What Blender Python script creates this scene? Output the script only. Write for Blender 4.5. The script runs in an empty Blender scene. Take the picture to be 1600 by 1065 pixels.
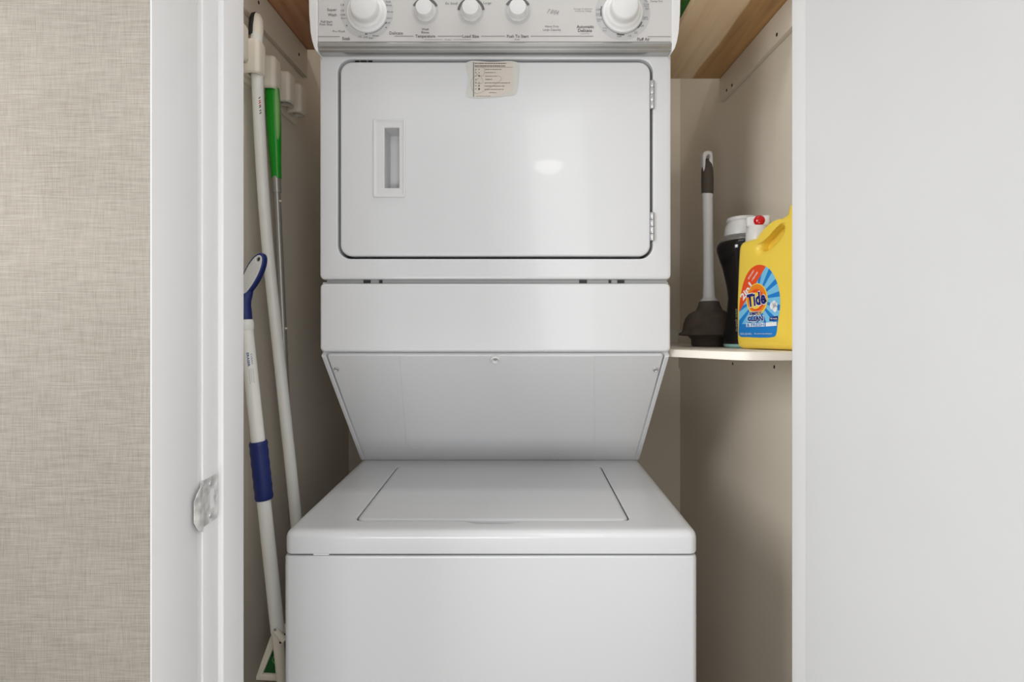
import bpy, bmesh, math, random
from mathutils import Matrix, Vector
random.seed(4)
C = bpy.context.scene.collection
PI = math.pi
# ------------------------------------------------------------------ camera, world, lights, exposure
F = 790.0                      # focal length in pixels of a 1600 px wide frame
CZ = 1.25                      # camera height
cd = bpy.data.cameras.new('camera'); cam = bpy.data.objects.new('camera', cd); C.objects.link(cam)
cam.location = (0, 0, CZ); cam.rotation_euler = (PI/2, 0, 0)
cd.sensor_width = 36; cd.lens = F/1600*36; cd.clip_start = 0.01
cd.shift_x = -10/1600; cd.shift_y = -42.5/1600
bpy.context.scene.camera = cam
sc = bpy.context.scene
sc.view_settings.view_transform = 'Standard'; sc.view_settings.look = 'None'
sc.view_settings.gamma = 1.0; sc.view_settings.exposure = 0.1; sc.view_settings.use_curve_mapping = False
w = bpy.data.worlds.new('world'); sc.world = w; w.use_nodes = True
w.node_tree.nodes['Background'].inputs[0].default_value = (1.0, 0.985, 0.965, 1)
w.node_tree.nodes['Background'].inputs[1].default_value = 0.05
def area(name, loc, target, size, sy, power, col=(1, 1, 1)):
    l = bpy.data.lights.new(name, 'AREA'); l.shape = 'RECTANGLE'; l.size = size; l.size_y = sy
    l.energy = power; l.color = col
    o = bpy.data.objects.new(name, l); C.objects.link(o); o.location = loc
    o.rotation_euler = (Vector(target)-Vector(loc)).to_track_quat('-Z', 'Y').to_euler()
    return o
area('hall_side_light', (-1.05, -0.1, 1.6), (0.2, 1.0, 1.15), 0.5, 0.7, 3.1, (1, 0.995, 0.985)).data.spread = math.radians(80)
area('fill_light_right', (0.2, -0.25, 1.45), (-0.35, 1.1, 1.1), 0.25, 1.3, 3.9)  # added fill beside the camera for the left wall and poles, no fixture
area('fill_light_left', (-0.2, -0.25, 1.45), (0.35, 1.1, 1.1), 0.25, 1.3, 0.6)  # weak added fill aimed to the right, not a fixture of the hall
area('fill_ceiling_bounce', (-0.1, -0.6, 2.43), (-0.1, 0.1, 0.6), 1.2, 0.8, 2.4)  # added fill standing in for ceiling bounce, separate from the round lamp
area('fill_light_low', (-0.3, -0.7, 0.7), (0.1, 1.3, 1.3), 0.8, 0.3, 8.0)  # added low fill that lifts machine and closet, no real source there
area('fill_light_closet', (0.0, 0.78, 2.42), (0, 0.95, 0.5), 0.9, 0.12, 2.2)  # invented strip, added to brighten the closet interior from above

# ------------------------------------------------------------------ helpers
def px(x, y, Y):               # where a sight line of the photograph meets the plane at distance Y
    return Vector(((x-810)/F*Y, Y, CZ+(490-y)/F*Y))
def finish(bm, name, mat, parent=None, smooth=35):
    bmesh.ops.recalc_face_normals(bm, faces=bm.faces)
    me = bpy.data.meshes.new(name); bm.to_mesh(me); bm.free()
    return mesh_obj(me, name, mat, parent, smooth)
def mesh_obj(me, name, mat, parent=None, smooth=35):
    for m in (mat if isinstance(mat, (list, tuple)) else [mat]): me.materials.append(m)
    if smooth:
        for p in me.polygons: p.use_smooth = True
        me.set_sharp_from_angle(angle=math.radians(smooth))
    o = bpy.data.objects.new(name, me); C.objects.link(o)
    if smooth and (mat in (M_ENAMEL,) or name in ('door_handle', 'clip', 'control_console', 'end_cap')):
        wn = o.modifiers.new('wn', 'WEIGHTED_NORMAL'); wn.keep_sharp = True; wn.weight = 100; wn.mode = 'FACE_AREA'
    if parent is not None:
        o.parent = parent
        if parent.type == 'EMPTY': o.matrix_parent_inverse = Matrix.Translation(-Vector(parent.location))
    return o
def tag(o, label, cat, group=None):
    o['label'] = label; o['category'] = cat
    if group: o['group'] = group
    return o
def thing(name, label, cat, loc, group=None):
    o = bpy.data.objects.new(name, None); C.objects.link(o); o.location = loc
    o.empty_display_size = 0.05
    return tag(o, label, cat, group)
def struct(o, label=None):
    o['kind'] = 'structure'
    if label: o['label'] = label
    return o
def box(bm, x0, x1, y0, y1, z0, z1, bev=0, seg=3):
    r = bmesh.ops.create_cube(bm, size=1, matrix=Matrix.Translation(((x0+x1)/2, (y0+y1)/2, (z0+z1)/2)) @ Matrix.Diagonal((x1-x0, y1-y0, z1-z0, 1)))
    if bev:
        es = set(e for v in r['verts'] for e in v.link_edges)
        bmesh.ops.bevel(bm, geom=list(es), offset=bev, segments=seg, affect='EDGES', profile=0.5)
def mbox(*a, **k):
    bm = bmesh.new(); box(bm, *a, **k); return bm
def rr(u0, u1, v0, v1, r, n=6, m=0):
    """rounded rectangle loop, counter-clockwise"""
    pts = []
    cs = [((u1-r, v1-r), 0), ((u0+r, v1-r), PI/2), ((u0+r, v0+r), PI), ((u1-r, v0+r), 1.5*PI)]
    for k, ((cu, cv), a0) in enumerate(cs):
        for i in range(n+1):
            a = a0+PI/2*i/n; pts.append((cu+r*math.cos(a), cv+r*math.sin(a)))
        if m:
            (nu, nv), na = cs[(k+1) % 4]
            a = a0+PI/2; p = pts[-1]; q = (nu+r*math.cos(na), nv+r*math.sin(na))
            for i in range(1, m): pts.append((p[0]+(q[0]-p[0])*i/m, p[1]+(q[1]-p[1])*i/m))
    return pts
def loft(bm, loops, cap0=True, cap1=True, closed=False, mi=0):
    vs = [[bm.verts.new(p) for p in L] for L in loops]
    n = len(vs[0])
    pairs = list(zip(vs, vs[1:]))
    if closed: pairs.append((vs[-1], vs[0]))
    for a, b in pairs:
        for i in range(n):
            j = (i+1) % n
            f = bm.faces.new((a[i], a[j], b[j], b[i])); f.material_index = mi
    if not closed:
        if cap0: bm.faces.new(list(reversed(vs[0]))).material_index = mi
        if cap1: bm.faces.new(vs[-1]).material_index = mi
def xz(L, y): return [Vector((u, y, v)) for u, v in L]
def xy(L, z): return [Vector((u, v, z)) for u, v in L]
def tube(bm, pts, rad, seg=20, flat=1.0, ref=Vector((0, 1, 0)), cap=True):
    pts = [Vector(p) for p in pts]; loops = []
    for i, p in enumerate(pts):
        t = (pts[min(i+1, len(pts)-1)]-pts[max(i-1, 0)]).normalized()
        a = ref.cross(t)
        if a.length < 1e-4: a = Vector((1, 0, 0)).cross(t)
        a.normalize(); b = t.cross(a).normalized()
        r = rad[i] if isinstance(rad, (list, tuple)) else rad
        ra, rb = r if isinstance(r, (list, tuple)) else (r, r*flat)
        loops.append([p+a*ra*math.cos(2*PI*k/seg)+b*rb*math.sin(2*PI*k/seg) for k in range(seg)])
    loft(bm, loops, cap, cap)
def lathe(bm, prof, M=Matrix(), seg=40, sx=1, sy=1):
    loft(bm, [[M @ Vector((r*sx*math.cos(2*PI*k/seg), r*sy*math.sin(2*PI*k/seg), z)) for k in range(seg)] for r, z in prof])
def curve_shape(name, outer, holes, half, bevel, M, mat, parent, res=4, smooth=35):
    """filled outline with real thickness and rounded edges, its face along local +z"""
    cu = bpy.data.curves.new(name, 'CURVE'); cu.dimensions = '2D'; cu.fill_mode = 'BOTH'
    cu.extrude = half-bevel; cu.bevel_depth = bevel; cu.bevel_resolution = res; cu.offset = -bevel
    for L in [outer]+holes:
        s = cu.splines.new('POLY'); s.points.add(len(L)-1); s.use_cyclic_u = True
        for p, (u, v) in zip(s.points, L): p.co = (u, v, 0, 1)
    t = bpy.data.objects.new('temp', cu); C.objects.link(t)
    dg = bpy.context.evaluated_depsgraph_get(); me = bpy.data.meshes.new_from_object(t.evaluated_get(dg))
    bpy.data.objects.remove(t); bpy.data.curves.remove(cu)
    bm = bmesh.new(); bm.from_mesh(me); bpy.data.meshes.remove(me)
    bmesh.ops.remove_doubles(bm, verts=bm.verts, dist=1e-6)
    bm.transform(M)
    return finish(bm, name, mat, parent, smooth)
def catmull(P, n=6, closed=True):
    out = []; N = len(P)
    for i in range(N if closed else N-1):
        g = lambda k: Vector(P[k % N]) if closed else Vector(P[min(max(k, 0), N-1)])
        a, b, c, d = g(i-1), g(i), g(i+1), g(i+2)
        for k in range(n):
            t = k/n
            out.append(tuple(0.5*((2*b)+(c-a)*t+(2*a-5*b+4*c-d)*t*t+(3*b-a-3*c+d)*t**3)))
    if not closed: out.append(tuple(Vector(P[-1])))
    return out
FACE = Matrix(((1, 0, 0, 0), (0, 0, -1, 0), (0, 1, 0, 0), (0, 0, 0, 1)))   # local x,y -> world X,Z ; local z -> -Y
def text_into(bm, s, M, width=None, height=None, bold=0.0, shear=0.0, warp=None, spacing=1.0):
    """lettering centred on the origin of M as flat mesh"""
    cu = bpy.data.curves.new('t', 'FONT'); cu.body = s; cu.align_x = 'CENTER'; cu.align_y = 'CENTER'
    cu.size = 1; cu.offset = bold; cu.shear = shear; cu.resolution_u = 2; cu.space_character = spacing
    t = bpy.data.objects.new('temp', cu); C.objects.link(t)
    dg = bpy.context.evaluated_depsgraph_get(); me = bpy.data.meshes.new_from_object(t.evaluated_get(dg))
    bpy.data.objects.remove(t); bpy.data.curves.remove(cu)
    xs = [v.co.x for v in me.vertices]; ys = [v.co.y for v in me.vertices]
    if not xs: return
    cx, cy = (min(xs)+max(xs))/2, (min(ys)+max(ys))/2; W = max(xs)-min(xs); H = max(ys)-min(ys)
    sx = width/W if width else None; sy = height/H if height else None
    if sx is None: sx = sy
    if sy is None: sy = sx
    b2 = bmesh.new(); b2.from_mesh(me); bpy.data.meshes.remove(me)
    for v in b2.verts:
        p = Vector(((v.co.x-cx)*sx, (v.co.y-cy)*sy, 0))
        v.co = warp(p) if warp else M @ p
    tmp = bpy.data.meshes.new('x'); b2.to_mesh(tmp); b2.free(); bm.from_mesh(tmp); bpy.data.meshes.remove(tmp)

# ------------------------------------------------------------------ materials
def srgb(c):
    return tuple((v/255/12.92 if v/255 <= 0.04045 else ((v/255+0.055)/1.055)**2.4) for v in c)+(1,)
def mat(name, col, rough=0.5, metal=0.0, spec=0.5, vary=0.0, scale=8, bump=0.0, bscale=60, coat=0.0, sss=0, trans=0, stretch=(1, 1, 1)):
    m = bpy.data.materials.new(name); m.use_nodes = True; nt = m.node_tree; b = nt.nodes['Principled BSDF']
    c = srgb(col)
    b.inputs['Base Color'].default_value = c; b.inputs['Roughness'].default_value = rough
    b.inputs['Metallic'].default_value = metal; b.inputs['Specular IOR Level'].default_value = spec
    b.inputs['Coat Weight'].default_value = coat; b.inputs['Transmission Weight'].default_value = trans
    tc = nt.nodes.new('ShaderNodeTexCoord'); mp = nt.nodes.new('ShaderNodeMapping'); mp.inputs['Scale'].default_value = stretch
    nt.links.new(tc.outputs['Object'], mp.inputs[0])
    n = nt.nodes.new('ShaderNodeTexNoise'); n.inputs['Scale'].default_value = scale; n.inputs['Detail'].default_value = 5
    nt.links.new(mp.outputs[0], n.inputs['Vector'])
    r = nt.nodes.new('ShaderNodeValToRGB'); v = max(vary, 0.012)
    r.color_ramp.elements[0].position = 0.3; r.color_ramp.elements[1].position = 0.7
    r.color_ramp.elements[0].color = tuple(x*(1-v) for x in c[:3])+(1,); r.color_ramp.elements[1].color = tuple(min(1, x*(1+v)) for x in c[:3])+(1,)
    nt.links.new(n.outputs['Fac'], r.inputs[0]); nt.links.new(r.outputs[0], b.inputs['Base Color'])
    if bump:
        n2 = nt.nodes.new('ShaderNodeTexNoise'); n2.inputs['Scale'].default_value = bscale; n2.inputs['Detail'].default_value = 4
        nt.links.new(mp.outputs[0], n2.inputs['Vector'])
        bp = nt.nodes.new('ShaderNodeBump'); bp.inputs['Strength'].default_value = bump; bp.inputs['Distance'].default_value = 0.002
        nt.links.new(n2.outputs['Fac'], bp.inputs['Height']); nt.links.new(bp.outputs[0], b.inputs['Normal'])
    return m
def linen():
    m = bpy.data.materials.new('linen_wallpaper'); m.use_nodes = True; nt = m.node_tree; b = nt.nodes['Principled BSDF']
    b.inputs['Roughness'].default_value = 0.85; b.inputs['Specular IOR Level'].default_value = 0.2
    tc = nt.nodes.new('ShaderNodeTexCoord'); outs = []
    for scl, sz in (((1.6, 1, 55), 22), ((60, 1, 2.2), 22), ((1, 1, 1), 3.2), ((6, 1, 300), 9), ((300, 1, 8), 9)):
        mp = nt.nodes.new('ShaderNodeMapping'); mp.inputs['Scale'].default_value = scl
        n = nt.nodes.new('ShaderNodeTexNoise'); n.inputs['Scale'].default_value = sz; n.inputs['Detail'].default_value = 3
        nt.links.new(tc.outputs['Object'], mp.inputs[0]); nt.links.new(mp.outputs[0], n.inputs['Vector']); outs.append(n.outputs['Fac'])
    def mix(a, bb, f):
        x = nt.nodes.new('ShaderNodeMix'); x.data_type = 'FLOAT'; x.inputs[0].default_value = f
        nt.links.new(a, x.inputs[2]); nt.links.new(bb, x.inputs[3]); return x.outputs[0]
    o = mix(mix(outs[0], outs[1], 0.42), mix(outs[3], outs[4], 0.5), 0.35); o = mix(o, outs[2], 0.25)
    r = nt.nodes.new('ShaderNodeValToRGB'); e = r.color_ramp.elements
    e[0].position = 0.38; e[0].color = srgb((118, 112, 103)); e[1].position = 0.64; e[1].color = srgb((161, 155, 146))
    nt.links.new(o, r.inputs[0]); nt.links.new(r.outputs[0], b.inputs['Base Color'])
    bp = nt.nodes.new('ShaderNodeBump'); bp.inputs['Strength'].default_value = 0.25; bp.inputs['Distance'].default_value = 0.0008
    nt.links.new(o, bp.inputs['Height']); nt.links.new(bp.outputs[0], b.inputs['Normal'])
    return m
def wood(name, c0, c1, c2, split=None, rough=0.6):
    m = bpy.data.materials.new(name); m.use_nodes = True; nt = m.node_tree; b = nt.nodes['Principled BSDF']
    b.inputs['Roughness'].default_value = rough; b.inputs['Specular IOR Level'].default_value = 0.25
    tc = nt.nodes.new('ShaderNodeTexCoord'); mp = nt.nodes.new('ShaderNodeMapping'); mp.inputs['Scale'].default_value = (14, 1.1, 14)
    n = nt.nodes.new('ShaderNodeTexNoise'); n.inputs['Scale'].default_value = 2.2; n.inputs['Detail'].default_value = 8; n.inputs['Distortion'].default_value = 0.6
    nt.links.new(tc.outputs['Object'], mp.inputs[0]); nt.links.new(mp.outputs[0], n.inputs['Vector'])
    r = nt.nodes.new('ShaderNodeValToRGB'); e = r.color_ramp.elements
    e[0].position = 0.32; e[0].color = srgb(c1); e[1].position = 0.62; e[1].color = srgb(c0)
    nt.links.new(n.outputs['Fac'], r.inputs[0]); out = r.outputs[0]
    if split is not None:
        r2 = nt.nodes.new('ShaderNodeValToRGB'); e = r2.color_ramp.elements
        e[0].position = 0.3; e[0].color = srgb(tuple(v*0.82 for v in c2)); e[1].position = 0.7; e[1].color = srgb(c2)
        nt.links.new(n.outputs['Fac'], r2.inputs[0])
        sx = nt.nodes.new('ShaderNodeSeparateXYZ'); nt.links.new(tc.outputs['Object'], sx.inputs[0])
        n3 = nt.nodes.new('ShaderNodeTexNoise'); n3.inputs['Scale'].default_value = 5
        nt.links.new(tc.outputs['Object'], n3.inputs['Vector'])
        ad = nt.nodes.new('ShaderNodeMath'); ad.operation = 'MULTIPLY_ADD'; ad.inputs[1].default_value = 0.025
        nt.links.new(n3.outputs['Fac'], ad.inputs[0]); nt.links.new(sx.outputs[0], ad.inputs[2])
        ms = nt.nodes.new('ShaderNodeMapRange'); ms.inputs[1].default_value = split+0.009; ms.inputs[2].default_value = split+0.014
        nt.links.new(ad.outputs[0], ms.inputs[0])
        mx = nt.nodes.new('ShaderNodeMix'); mx.data_type = 'RGBA'
        nt.links.new(ms.outputs[0], mx.inputs[0]); nt.links.new(out, mx.inputs[6]); nt.links.new(r2.outputs[0], mx.inputs[7]); out = mx.outputs[2]
    nt.links.new(out, b.inputs['Base Color'])
    return m
M_LINEN = linen()
M_BEIGE = mat('closet_beige_paint', (238, 228, 212), 0.75, spec=0.25, vary=0.02, scale=3, bump=0.12, bscale=90)
M_WHITE_WALL = mat('white_wall_paint', (232, 232, 232), 0.7, spec=0.3, vary=0.01, bump=0.1, bscale=70)
M_TRIM = mat('white_trim_paint', (232, 232, 233), 0.42, spec=0.4, vary=0.01, bump=0.12, bscale=25, stretch=(1, 1, 0.25))
M_DOOR = mat('white_door_paint', (224, 225, 226), 0.45, spec=0.4, bump=0.05, bscale=40)
M_CEIL = mat('ceiling_white', (235, 235, 232), 0.9)
M_FLOOR = mat('floor_tile_beige', (206, 198, 186), 0.4, vary=0.06)
M_ENAMEL = mat('white_enamel', (212, 213, 215), 0.27, spec=0.45, vary=0.006, scale=2, coat=0.15, bump=0.015, bscale=12)
M_PLAS = mat('white_plastic', (222, 222, 222), 0.35, spec=0.4)
M_PLASH = mat('handle_white_plastic', (210, 210, 211), 0.4, spec=0.4)
M_FACE = mat('control_face_grey', (200, 198, 196), 0.35, spec=0.35)
M_DIAL = mat('dial_grey_print', (186, 186, 186), 0.5)
M_INK = mat('dark_ink', (98, 96, 94), 0.6)
M_INK2 = mat('pale_ink', (142, 140, 138), 0.6)
M_CHROME = mat('brushed_aluminium', (188, 188, 186), 0.28, metal=0.9, vary=0.15, scale=3)
M_HINGE = mat('hinge_metal', (190, 190, 192), 0.3, metal=0.6)
M_DARK = mat('dark_gap', (38, 37, 36), 0.8)
M_GREYGAP = mat('grey_steel_inner', (150, 150, 150), 0.5)
M_BLACK = mat('black_rubber', (18, 18, 20), 0.5)
M_PAPER = mat('sticker_paper', (205, 196, 186), 0.6, vary=0.03)
M_TAPE = mat('aged_clear_tape', (200, 200, 194), 0.35, vary=0.04)
M_CREAM = mat('cream_plastic', (246, 238, 222), 0.4, vary=0.02)
M_POLE = mat('white_pole_paint', (240, 240, 234), 0.35, vary=0.02, scale=14)
M_GREEN = mat('bright_green_plastic', (24, 158, 34), 0.3)
M_LGREEN = mat('pale_green_rubber', (140, 196, 116), 0.5)
M_SILVER = mat('silver_pole', (176, 174, 168), 0.35, metal=0.5)
M_BLUE = mat('navy_blue_rubber', (16, 36, 104), 0.45, vary=0.08, bump=0.2, bscale=120)
M_BLUEP = mat('blue_ink', (40, 92, 150), 0.5)
M_SPECK = mat('speckled_white_grip', (214, 214, 210), 0.6, vary=0.12, scale=700)
M_DGREEN = mat('dark_green_pad', (22, 92, 46), 0.8, vary=0.3, scale=60)
M_CUP = mat('dusty_black_rubber', (92, 82, 75), 0.85, vary=0.25, scale=35, bump=0.2)
M_GRIPB = mat('brown_grey_grip', (78, 70, 62), 0.7, vary=0.08)
M_BOARD = mat('white_melamine', (246, 240, 229), 0.5, vary=0.015)
M_TIDE = mat('yellow_bottle_plastic', (248, 216, 84), 0.32, spec=0.5, vary=0.02, scale=4)
M_RED = mat('red_button', (200, 22, 24), 0.2)
M_LRED = mat('label_orange_red', (238, 84, 38), 0.4)
M_LB1 = mat('label_blue', (32, 132, 214), 0.4)
M_LB2 = mat('label_pale_blue', (124, 200, 240), 0.4)
M_LNAVY = mat('label_navy', (28, 38, 120), 0.4)
M_LORG = mat('label_orange', (246, 140, 36), 0.4)
M_LYEL = mat('label_yellow', (250, 214, 80), 0.4)
M_LWHITE = mat('label_white', (240, 243, 246), 0.4)
M_BLKB = mat('glossy_black_wrap', (14, 13, 16), 0.12, spec=0.6)
M_CLEARGREY = mat('smoky_clear_plastic', (120, 118, 116), 0.2)
M_TEAL = mat('pale_teal_plastic', (150, 196, 190), 0.3)
M_GOLD = mat('pale_gold_ink', (150, 142, 118), 0.5)
M_PLYR = wood('plywood_tan', (244, 220, 186), (226, 196, 156), (214, 170, 118), split=0.486)
M_PLYL = wood('reddish_board', (220, 172, 134), (184, 128, 96), (120, 80, 50))
M_PLATE = mat('worn_strike_metal', (214, 214, 212), 0.35, metal=0.45, vary=0.3, scale=90)

# ------------------------------------------------------------------ setting
YB = 1.80; XR = 0.576; XL = -0.604; YH = 0.5148; YI = 0.668; H = 2.45
XJL, XSL, XJR, XSR = -0.372, -0.364, 0.381, 0.362
def sbox(name, m, *a, bev=0, label=None):
    return struct(finish(mbox(*a, bev=bev), name, m), label)
sbox('floor', M_FLOOR, -1.5, 1.3, -2.3, YB, -0.05, 0)
sbox('ceiling', M_CEIL, -1.5, 1.3, -2.3, YB, H, H+0.05)
sbox('wall_back', M_BEIGE, XL-0.1, XR+0.1, YB, YB+0.08, 0, H, label='dark beige back wall of the closet behind the washer and dryer')
sbox('wall_closet_left', M_BEIGE, XL-0.1, XL, YI, YB, 0, H)
sbox('wall_closet_right', M_BEIGE, XR, XR+0.1, YI, YB, 0, H)
wl = bmesh.new(); box(wl, -1.5, XJL, YH, YI, 0, H, bev=0.0025, seg=2)
struct(finish(wl, 'wall_front_core', M_TRIM))
wp = bmesh.new(); box(wp, -1.5, XJL-0.0004, YH-0.003, YH-0.0003, 0, H)
struct(finish(wp, 'wall_left', M_LINEN), 'wall in woven beige linen wallpaper left of the closet opening')
sbox('wall_right', M_WHITE_WALL, XJR, 1.3, YH, YI, 0, H)
sbox('wall_header', M_WHITE_WALL, XJL, XJR, YH, YI, 2.06, H)
sbox('wall_hall_left', M_WHITE_WALL, -1.58, -1.5, -2.3, YI, 0, H)
sbox('wall_hall_right', M_WHITE_WALL, 1.3, 1.38, -2.3, YI, 0, H)
# left jamb: smooth board with a reveal groove and a stop
jb = bmesh.new()
box(jb, XJL-0.002, XJL+0.0022, 0.5930, 0.628, 0, 2.06, bev=0.0012, seg=2)
jamb = struct(finish(jb, 'trim_1', M_TRIM), 'white door jamb strip carrying the strike plate')
cb = bmesh.new(); box(cb, XJL-0.0003, XJL+0.0012, 0.5112, 0.5850, 0, 2.06, bev=0.0012, seg=2)
struct(finish(cb, 'trim_2', M_TRIM), 'wide white painted jamb board beside the linen wallpaper')
struct(finish(mbox(XJL, XSL+0.0005, 0.6225, YI+0.002, 0, 2.06, bev=0.0018), 'trim_3', M_TRIM), 'white door stop on the left jamb')
struct(finish(mbox(XSR, XJR, 0.624, YI+0.002, 0, 2.06, bev=0.0018), 'trim_4', M_TRIM), 'white door stop on the right jamb')
# open door leaf, hinged at the right jamb, swung towards the hall
door = struct(finish(mbox(0.346, 0.380, -0.14, 0.610, 0.01, 2.04, bev=0.002), 'door_1', M_DOOR), 'plain white closet door standing open at right')
kb = bmesh.new(); lathe(kb, [(0.0, 0), (0.028, 0), (0.028, 0.006), (0.011, 0.012), (0.011, 0.03), (0.024, 0.042), (0.027, 0.055), (0.02, 0.066), (0.001, 0.069)],
      Matrix.Translation((0.346, -0.075, 0.98)) @ Matrix.Rotation(-PI/2, 4, 'Y'), 28)
finish(kb, 'door_knob', M_HINGE, door)
# strike plate with its rounded lip, screws and latch hole
zs0, zs1 = 0.9985, 1.0555; xs = XJL+0.0022
sp = bmesh.new()
zc = (zs0+zs1)/2
def yzloop(L, x): return [Vector((x, a, b)) for a, b in L]
outl = rr(0.5885, 0.6205, zs0+0.002, zs1-0.001, 0.003, 4)
hole = rr(0.6045, 0.6135, zc-0.011, zc+0.013, 0.002, 4)
loft(sp, [yzloop(outl, xs-0.001), yzloop(outl, xs+0.0012), yzloop(hole, xs+0.0012), yzloop(hole, xs-0.001)], closed=True)
plate = finish(sp, 'strike_plate', M_PLATE, jamb)
lp = bmesh.new(); loops = []
for k in range(8):                               # the lip bows out and curls towards the hall
    t = k/7; y = 0.592-0.019*t; half = 0.0275*math.sqrt(max(0.0, 1-(t*0.93)**2.4))+0.001
    x = xs+0.0012+0.004*math.sin(t*PI*0.85)
    loops.append([Vector((x, y, zc-0.002+half*(2*i/14-1))) for i in range(15)])
for a, b in zip(loops, loops[1:]):
    pass
vs = [[lp.verts.new(p) for p in L] for L in loops]
vb = [[lp.verts.new(p-Vector((0.0012, 0, 0))) for p in L] for L in loops]
for g, f in ((vs, 1), (vb, 0)):
    for a, b in zip(g, g[1:]):
        for i in range(14): lp.faces.new((a[i], a[i+1], b[i+1], b[i]))
for a, b in ((vs[-1], vb[-1]), (vs[0], vb[0]), ([r[0] for r in vs], [r[0] for r in vb]), ([r[-1] for r in vs], [r[-1] for r in vb])):
    for i in range(len(a)-1): lp.faces.new((a[i], a[i+1], b[i+1], b[i]))
finish(lp, 'strike_lip', M_PLATE, plate)
for z in (zs1-0.009, zs0+0.010):
    s = bmesh.new(); lathe(s, [(0.0, 0), (0.0036, 0), (0.003, 0.001), (0.0012, 0.0004), (0.0001, 0.0004)], Matrix.Translation((xs+0.001, 0.606, z)) @ Matrix.Rotation(PI/2, 4, 'Y'), 16)
    finish(s, 'screw', M_HINGE, plate)
ld = bmesh.new(); box(ld, xs-0.0016, xs-0.0008, 0.602, 0.616, zc-0.014, zc+0.016); finish(ld, 'latch_hole', M_DARK, plate)

# cleats: painted battens under the shelves
def cleat(name, x0, x1, y0, y1, z0, z1, label, nails):
    o = struct(finish(mbox(x0, x1, y0, y1, z0, z1, bev=0.0012, seg=2), name, M_BEIGE), label)
    for (x, y, z) in nails:
        n = bmesh.new(); lathe(n, [(0, 0), (0.0032, 0), (0.0032, 0.0008), (0.0001, 0.001)], Matrix.Translation((x, y, z)) @ Matrix.Rotation(PI/2 if x < 0 else -PI/2, 4, 'Y'), 12, 1.3, 1)
        finish(n, 'nail_hole', M_DARK, o)
xc = XR-0.013
def onwall(x, y, X): Y = X*F/(x-810); return (X, Y, CZ+(490-y)/F*Y)
cleat('trim_5', xc, XR, 0.72, 1.417, CZ+0.592, CZ+0.657, 'grey beige painted batten under the plywood shelf on the right wall',
      [onwall(1214, 54, xc), onwall(1144, 133, xc), onwall(1135.5, 141, xc)])
cleat('trim_6', XL, XL+0.013, 0.72, 1.417, CZ+0.661, CZ+0.738, 'painted batten above the broom clips on the left wall',
      [onwall(404, 4, XL+0.013), onwall(467, 85, XL+0.013)])
xc2 = XR-0.006
SH = lambda Y: CZ-0.070-0.042*(Y-1)            # top of the detergent shelf (it droops towards the back)
cl = bmesh.new()
L = []
for Y in (0.86, YB):
    zt = SH(Y)-0.016; L.append([Vector((XR, Y, zt)), Vector((xc2, Y, zt)), Vector((xc2, Y, zt-0.074)), Vector((XR, Y, zt-0.074))])
loft(cl, L)
c7 = struct(finish(cl, 'trim_7', M_BEIGE, None, 0), 'thin painted batten under the detergent shelf')
for q in (onwall(1145, 568, xc2), onwall(1210, 573, xc2)):
    n = bmesh.new(); lathe(n, [(0, 0), (0.003, 0), (0.003, 0.0008), (0.0001, 0.001)], Matrix.Translation(q) @ Matrix.Rotation(-PI/2, 4, 'Y'), 12, 1.4, 1)
    finish(n, 'nail_hole', M_DARK, c7)
bs = bmesh.new()
box(bs, 0.25, XR-0.012, YB-0.012, YB, SH(YB)-0.002, CZ-0.056); box(bs, XR-0.012, XR, 1.30, YB, SH(YB)-0.002, CZ-0.056)
for v in bs.verts:
    if v.co.z < CZ-0.08: v.co.z = SH(v.co.y)-0.001
struct(finish(bs, 'trim_8', M_BOARD, None, 0), 'cream upstand strip behind the detergent shelf')

# ------------------------------------------------------------------ shelves
S1 = bmesh.new()
pl = [(XR-0.0005, 0.862), (XR-0.0005, YB-0.0005), (0.305, YB-0.0005), (0.305, 1.01), (0.345, 0.935), (0.372, 0.878), (0.385, 0.866), (0.40, 0.862)]
loft(S1, [[Vector((x, y, SH(y)-0.0155)) for x, y in pl], [Vector((x, y, SH(y)-0.001)) for x, y in pl], ])
es = [e for e in S1.edges if abs(e.verts[0].co.z-e.verts[1].co.z) < 0.012]
bmesh.ops.bevel(S1, geom=es, offset=0.001, segments=2, affect='EDGES')
tag(finish(S1, 'detergent_shelf', M_BOARD), 'thin cream white shelf with cut corner on the right wall, holding plunger and bottles', 'shelf')
tag(finish(mbox(0.370, XR-0.0005, 1.02, 1.417, CZ+0.6582, CZ+0.676, bev=0.001, seg=1), 'plywood_shelf', M_PLYR),
    'tan and orange plywood shelf board at top right, seen from below', 'shelf')
tag(finish(mbox(XL+0.0005, 0.475, 1.03, 1.417, CZ+0.7390, CZ+0.757, bev=0.001, seg=1), 'plywood_shelf', M_PLYL),
    'dark reddish brown shelf board at top left above the broom clips', 'shelf')
tag(finish(mbox(0.372, 0.39, 1.36, 1.41, CZ+0.6765, CZ+0.7385), 'shelf_spacer', M_PLYR), 'small wood spacer block between the two high shelf boards', 'wood block')
gb = bmesh.new(); loft(gb, [[Vector((x, y, z)) for x, y in rr(0.3615+i, 0.47-i, 1.03+i, 1.157-i, 0.008)] for z, i in ((CZ+0.6765, 0.001), (CZ+0.679, 0), (CZ+0.694, 0), (CZ+0.697, 0.002))])
tag(finish(gb, 'plastic_tray', mat('deep_green_plastic', (22, 112, 40), 0.4)), 'green plastic tray lying on the right plywood shelf, edge overhanging', 'tray')

# ------------------------------------------------------------------ stacked washer and dryer
X0, X1 = -0.3902, 0.2993
WD = thing('laundry_center', 'white stacked washer and dryer filling the closet', 'washer dryer', (-0.045, 1.27, 0))
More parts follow.
